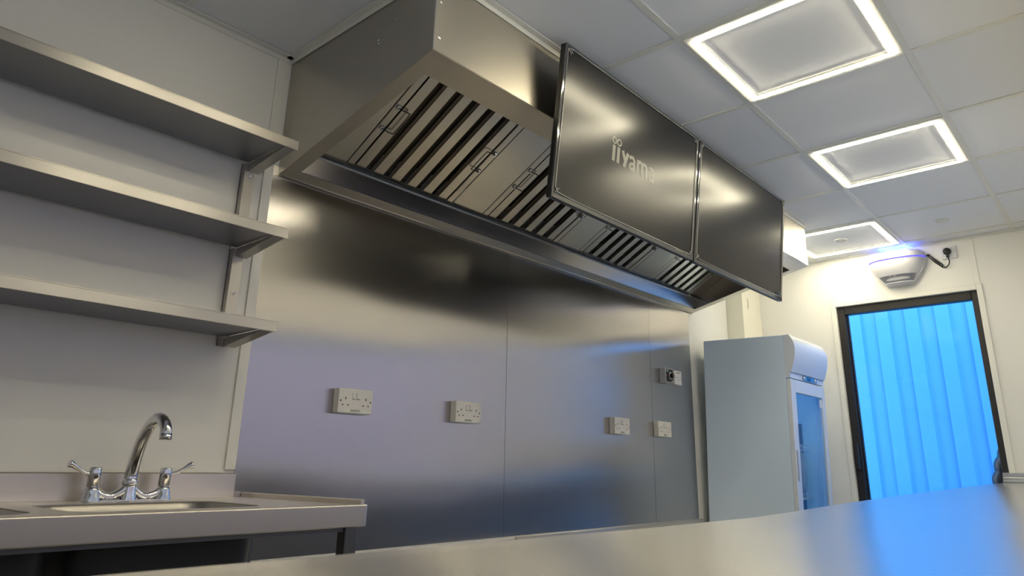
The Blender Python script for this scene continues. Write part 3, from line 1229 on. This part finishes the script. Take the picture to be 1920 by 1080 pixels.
# bulged canopy light box
bm = bmesh.new()
cp = []
for k in range(17):
    t = k / 16
    z = 1.552 + .223 * t
    prof_t = .036 + .030 * math.sin(min(1, t / .62) * math.pi / 2) if t < .62 else .066 - .034 * ((t - .62) / .38) ** 2.2
    cp.append((-FDEP - prof_t, z))
pts = [(0, -FDEP - .0005, 1.517), (0, -FDEP - .028, 1.517), (0, -FDEP - .028, 1.550)] + [(0, y, z) for y, z in cp] + [(0, -FDEP - .0005, 1.775)]
prism(bm, pts, (FWID, 0, 0))
obj('canopy', bm, FRIDGE_F, fr)
bm = bmesh.new()
box(bm, .008, FWID - .008, -FDEP - .0295, -FDEP - .0282, 1.548, 1.551)
obj('canopy_seam', bm, mat('grey seam', (.25, .28, .32), .5), fr)
bm = bmesh.new()
box(bm, .20, .44, -FDEP - .0330, -FDEP - .0285, 1.520, 1.546, .0012, 1)
cpn = obj('control_panel', bm, mat('blue control panel', (.06, .30, .75), .3), fr)
bm = bmesh.new()
box(bm, .265, .330, -FDEP - .0340, -FDEP - .0332, 1.523, 1.543)
obj('display', bm, mat('dark blue display', (.005, .03, .12), .15), cpn)
for xx, m_ in ((.212, PLASTIC_C), (.405, PLASTIC_C)):
    bm = bmesh.new()
    lathe(bm, [(.011, 0), (.011, -.003), (.007, -.006), (.0005, -.006)], (xx, -FDEP - .0332, 1.533), 20, 'y')
    obj('button', bm, m_, cpn)
# glass door
dz0, dz1 = .20, 1.510
bm = bmesh.new()
d0, d1 = -FDEP - .030, -FDEP - .0015
sw_ = .072
box(bm, 0, sw_, d0, d1, dz0, dz1, .003, 1)
box(bm, FWID - sw_ * .55, FWID, d0, d1, dz0, dz1, .003, 1)
box(bm, sw_, FWID - sw_ * .55, d0, d1, dz1 - .075, dz1, .003, 1)
box(bm, sw_, FWID - sw_ * .55, d0, d1, dz0, dz0 + .075, .003, 1)
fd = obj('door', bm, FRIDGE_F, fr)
bm = bmesh.new()
box(bm, sw_ + .0005, FWID - sw_ * .55 - .0005, d0 + .010, d0 + .014, dz0 + .0755, dz1 - .0755)
obj('glass', bm, GLASS_F, fd)
bm = bmesh.new()
box(bm, .016, .034, d0 - .004, d0 - .0005, .93, 1.10, .0015, 1)
obj('handle', bm, mat('handle recess grey', (.42, .46, .52), .4), fd)
bm = bmesh.new()
box(bm, FWID - .082, FWID - .046, d0 + .0085, d0 + .0098, dz1 - .135, dz1 - .085)
obj('sticker', bm, PLASTIC_C, fd)
# inside fittings
bm = bmesh.new()
box(bm, .05, FWID - .05, -.10, -.08, 1.530, 1.5435, .003, 1)
obj('added_lamp', bm, mat('added fridge glow', (.9, .95, 1), .4, emit=(.75, .9, 1.0), estr=9.0), fr)  # unseen glowing strip, added to brighten the fridge interior
for yy in (-.400, -.130):
    bm = bmesh.new()
    box(bm, FWID - WT - .0105, FWID - WT - .0052, yy - .011, yy + .011, .62, 1.275)
    for k in range(24):
        box(bm, FWID - WT - .0112, FWID - WT - .0106, yy - .005, yy + .005, .64 + k * .026, .652 + k * .026)
    obj('shelf_rail', bm, mat('dark slotted rail', (.08, .08, .085), .5, .3), fr)
for zz in (1.105, .815, .50):
    bm = bmesh.new()
    for k in range(22):
        xx = .046 + k * .0225
        cyl(bm, (xx, -.048, zz), (xx, -.455, zz), .0018, seg=6)
    for yy in (-.050, -.25, -.455):
        cyl(bm, (.044, yy, zz - .003), (FWID - .044, yy, zz - .003), .0025, seg=6)
    cyl(bm, (.044, -.457, zz + .032), (FWID - .044, -.457, zz + .032), .0022, seg=6)
    for k in range(22):
        xx = .046 + k * .0225
        cyl(bm, (xx, -.457, zz), (xx, -.457, zz + .032), .0015, seg=6)
    obj('wire_shelf', bm, PLASTIC_C, fr)
for xx in (.03, FWID - .07):
    for yy in (-.06, -.48):
        bm = bmesh.new()
        cyl(bm, (xx + .02, yy, .022), (xx + .02, yy, .1195), .018, seg=14)
        obj('foot', bm, RUBBER, fr)
# solid grey form standing in for a reflection in the fridge glass
bm = bmesh.new()
lathe(bm, [(.03, 0), (.10, .008), (.125, .06), (.135, .14), (.120, .22), (.07, .27), (.015, .285)], (0, 0, 0), 24)
for v in bm.verts:
    a_ = math.atan2(v.co.y, v.co.x)
    v.co.x *= .48 * (1 + .05 * math.sin(v.co.z * 70 + 2 * a_))
    v.co.y *= .48 + .05 * math.sin(v.co.z * 55 + 3 * a_)
pk = obj('reflection_form', bm, paint('grey reflection tone', (.42, .42, .40), .6, .1, .1, 30), None, (3.490, -.445, .832))
tag(pk, 'pale grey form standing in for a reflection in the fridge glass', 'reflection form')

# ================================================================= AIR PURIFIER
ap = thing('air_purifier', 'white wall-mounted air purifier with blue light bar above the door', 'air purifier', (XR, -1.108, 2.16))


def ap_half(z):               # half width at height z above the base
    pts = [(0, .080), (.02, .100), (.05, .122), (.085, .148), (.12, .166), (.16, .174), (.19, .174), (.21, .166), (.224, .150), (.230, .135)]
    for (a, wa), (b, wb) in zip(pts, pts[1:]):
        if z <= b:
            return wa + (wb - wa) * (z - a) / (b - a)
    return pts[-1][1]


def ap_depth(z):
    pts = [(0, .060), (.03, .085), (.085, .112), (.13, .126), (.17, .128), (.20, .122), (.218, .110), (.230, .090)]
    for (a, wa), (b, wb) in zip(pts, pts[1:]):
        if z <= b:
            return wa + (wb - wa) * (z - a) / (b - a)
    return pts[-1][1]


def ap_pt(t, z, k=1.0):       # t in 0..pi across the front
    e = 2.6
    c, s = math.cos(t), math.sin(t)
    return Vector((-ap_depth(z) * k * abs(s) ** (2 / e), ap_half(z) * k * math.copysign(abs(c) ** (2 / e), c), z))


bm = bmesh.new()
zz_ = [0, .008, .02, .035, .05, .068, .085, .105, .12, .14, .16, .175, .19, .20, .21, .218, .224, .230]
rings = [[bm.verts.new(ap_pt(math.pi * k / 32, z) + Vector((-.0005, 0, 0))) for k in range(33)] for z in zz_]
for i in range(len(rings) - 1):
    for k in range(32):
        f = bm.faces.new([rings[i][k], rings[i][k + 1], rings[i + 1][k + 1], rings[i + 1][k]])
        f.smooth = True
for ring, rv in ((rings[0], True), (rings[-1], False)):
    c = bm.verts.new((-.0005, 0, ring[0].co.z))
    for k in range(32):
        bm.faces.new([ring[k], ring[k + 1], c] if not rv else [ring[k + 1], ring[k], c])
obj('housing', bm, paint('purifier plastic', (.60, .60, .64), .3, .01, 0), ap)
# blue light bar following the front


def band(z0, z1, t0, t1, k, name, m, n=40, parent=ap):
    bm = bmesh.new()
    prev = None
    for i in range(n + 1):
        t = t0 + (t1 - t0) * i / n
        a = bm.verts.new(ap_pt(t, z0, k))
        b = bm.verts.new(ap_pt(t, z1, k))
        if prev:
            f = bm.faces.new([prev[0], a, b, prev[1]])
            f.smooth = True
        prev = (a, b)
    bmesh.ops.solidify(bm, geom=bm.faces[:], thickness=.0015)
    return obj(name, bm, m, parent)


band(.1645, .1715, .20, math.pi - .20, 1.022, 'light_bar', LED_BLUE)
band(.020, .062, .62, math.pi - .62, 1.020, 'lower_grille', paint('grey grille', (.66, .65, .70), .5, .01, 0))
for s in (0, 1):
    bm = bmesh.new()
    tt = (.26, .46) if s == 0 else (math.pi - .26, math.pi - .46)
    path = [ap_pt(tt[0] + (tt[1] - tt[0]) * k / 8, .105 - .088 * k / 8, 1.006) for k in range(9)]
    path += [ap_pt(tt[1] + (math.pi / 2 - tt[1]) * k / 8, .015, 1.006) for k in range(1, 9)]
    tube(bm, path, .003, 8)
    obj('side_rib', bm, PLASTIC_C, ap)
bm = bmesh.new()
box(bm, -.060, -.018, -.100, .100, .2305, .2335, .0008, 1)
obj('outlet_light', bm, LED_BLUE_TOP, ap)

# its socket, plug and cable
so = thing('wall_socket', 'white single socket with a black plug, high beside the air purifier', 'socket', (XR, -1.415, 2.338))
bm = bmesh.new()
box(bm, -.012, -.0005, -.043, .043, -.043, .043, .003)
obj('face_plate', bm, PLASTIC_C, so)
bm = bmesh.new()
box(bm, -.0145, -.0121, -.034, -.022, .008, .026, .001)
obj('rocker_switch', bm, PLASTIC_C, so)
bm = bmesh.new()
cyl(bm, (-.0125, -.0335, .002), (-.0121, -.0335, .002), .0025, seg=10)
obj('screw_hole', bm, HOLE, so)
pc = thing('power_cable', 'black plug and looped flex running from the air purifier to its socket', 'cable', (XR, -1.407, 2.338))
bm = bmesh.new()
lathe(bm, [(.023, -.0125), (.024, -.020), (.022, -.034), (.016, -.040), (.0005, -.041)], (0, 0, .006), 24, 'x')
box(bm, -.034, -.0125, -.008, .008, -.036, -.010, .004)
obj('plug', bm, RUBBER, pc)
bm = bmesh.new()
# local y: plug at 0, purifier flank at about +.125 ; z relative to plug
path = smooth_path([(-.020, 0, -.034), (-.018, -.004, -.060), (-.016, .006, -.085), (-.014, .026, -.096), (-.014, .045, -.088), (-.016, .065, -.060), (-.016, .088, -.022), (-.016, .104, .002), (-.016, .112, .008),
                    (-.020, .114, -.002), (-.020, .098, -.026), (-.020, .072, -.060), (-.020, .045, -.084), (-.018, .035, -.082), (-.018, .045, -.066), (-.024, .075, -.034), (-.024, .100, -.006), (-.022, .122, -.002), (-.020, .136, -.004)], 5)
tube(bm, path, .0034, 8)
obj('flex', bm, RUBBER, pc)
bm = bmesh.new()
path = smooth_path([(-.026, .046, -.076), (-.026, .060, -.062), (-.026, .074, -.046)], 4)
tube(bm, path, .006, 8)
obj('cable_tie', bm, RUBBER, pc)

# ================================================================= PERSON outside the door
pe = thing('person', 'person in a dark quilted jacket standing outside the door, mostly hidden by the frame', 'person', (4.27, -1.72, -.30))


def skin_mesh(name, verts, edges, radii, m, parent, sub=2, disp=None):
    me = bpy.data.meshes.new(name)
    me.from_pydata(verts, edges, [])
    o = bpy.data.objects.new(name, me)
    COL.objects.link(o)
    o.parent = parent
    md = o.modifiers.new('skin', 'SKIN')
    for i, r in enumerate(radii):
        sv = me.skin_vertices[0].data[i]
        sv.radius = (r, r) if not isinstance(r, tuple) else r
        sv.use_root = (i == 0)
    s = o.modifiers.new('sub', 'SUBSURF')
    s.levels = s.render_levels = sub
    me.materials.append(m)
    return o


# stature 1.76 m, feet on the ground (z = 0 local), facing the door (-x), hands in the pockets
bv = [(0, 0, .92), (0, 0, 1.10), (0, 0, 1.30), (0, 0, 1.44), (-.01, 0, 1.53), (-.02, 0, 1.60), (-.025, 0, 1.68),      # 0-6 pelvis..crown
      (0, .09, .88), (-.01, .10, .49), (.01, .10, .10), (-.10, .11, .04),                                            # 7-10
      (0, -.09, .88), (-.01, -.10, .49), (.01, -.10, .10), (-.10, -.11, .04),                                        # 11-14
      (0, .17, 1.42), (.03, .25, 1.16), (-.07, .18, .98), (-.10, .13, .93),                                           # 15-18
      (0, -.17, 1.42), (.03, -.25, 1.16), (-.07, -.18, .98), (-.10, -.13, .93)]                                       # 19-22
be = [(0, 1), (1, 2), (2, 3), (3, 4), (4, 5), (5, 6), (0, 7), (7, 8), (8, 9), (9, 10), (0, 11), (11, 12), (12, 13), (13, 14), (3, 15), (15, 16), (16, 17), (17, 18), (3, 19), (19, 20), (20, 21), (21, 22)]
br = [.13, .12, .13, .10, .055, .085, .075, .085, .058, .042, .035, .085, .058, .042, .035, .06, .045, .035, .035, .06, .045, .035, .035]
skin_mesh('body', bv, be, br, SKIN, pe)
# quilted jacket: stacked puffs along trunk and sleeves
bm = bmesh.new()


def puffs(path, radii, n, squash=1.0):
    P = smooth_path(path, n)
    m = len(P)
    R = []
    for i in range(m):
        t = i / (m - 1) * (len(radii) - 1)
        k = min(int(t), len(radii) - 2)
        r = radii[k] + (radii[k + 1] - radii[k]) * (t - k)
        R.append(r * (.90 + .14 * abs(math.sin(i * math.pi / 6))))
    tube(bm, P, R, 20)


puffs([(0, 0, .86), (0, 0, 1.0), (0, 0, 1.15), (0, 0, 1.30), (0, 0, 1.42), (-.01, 0, 1.52)], [.175, .18, .18, .185, .17, .085], 12)
for s in (1, -1):
    puffs([(0, s * .15, 1.43), (.02, s * .215, 1.34), (.035, s * .262, 1.18), (-.02, s * .245, 1.07), (-.10, s * .185, .985)], [.085, .085, .080, .075, .062], 12)
obj('jacket', bm, JACKET, pe)
skin_mesh('trousers', [(0, 0, .93), (0, .09, .86), (-.01, .10, .49), (.015, .10, .10), (0, -.09, .86), (-.01, -.10, .49), (.015, -.10, .10)], [(0, 1), (1, 2), (2, 3), (0, 4), (4, 5), (5, 6)], [.145, .10, .075, .062, .10, .075, .062], TROUSERS, pe)
bm = bmesh.new()
bmesh.ops.create_uvsphere(bm, u_segments=24, v_segments=16, radius=1)
for v in bm.verts:
    v.co = Vector((v.co.x * .098 - .012, v.co.y * .088, v.co.z * .10 + 1.70))
for f in bm.faces:
    f.smooth = True
obj('hair', bm, HAIR, pe)
for s in (1, -1):
    bm = bmesh.new()
    box(bm, -.20, .07, s * .105 - .045, s * .105 + .045, 0.0, .085, .03, 3)
    obj('shoe', bm, RUBBER, pe)
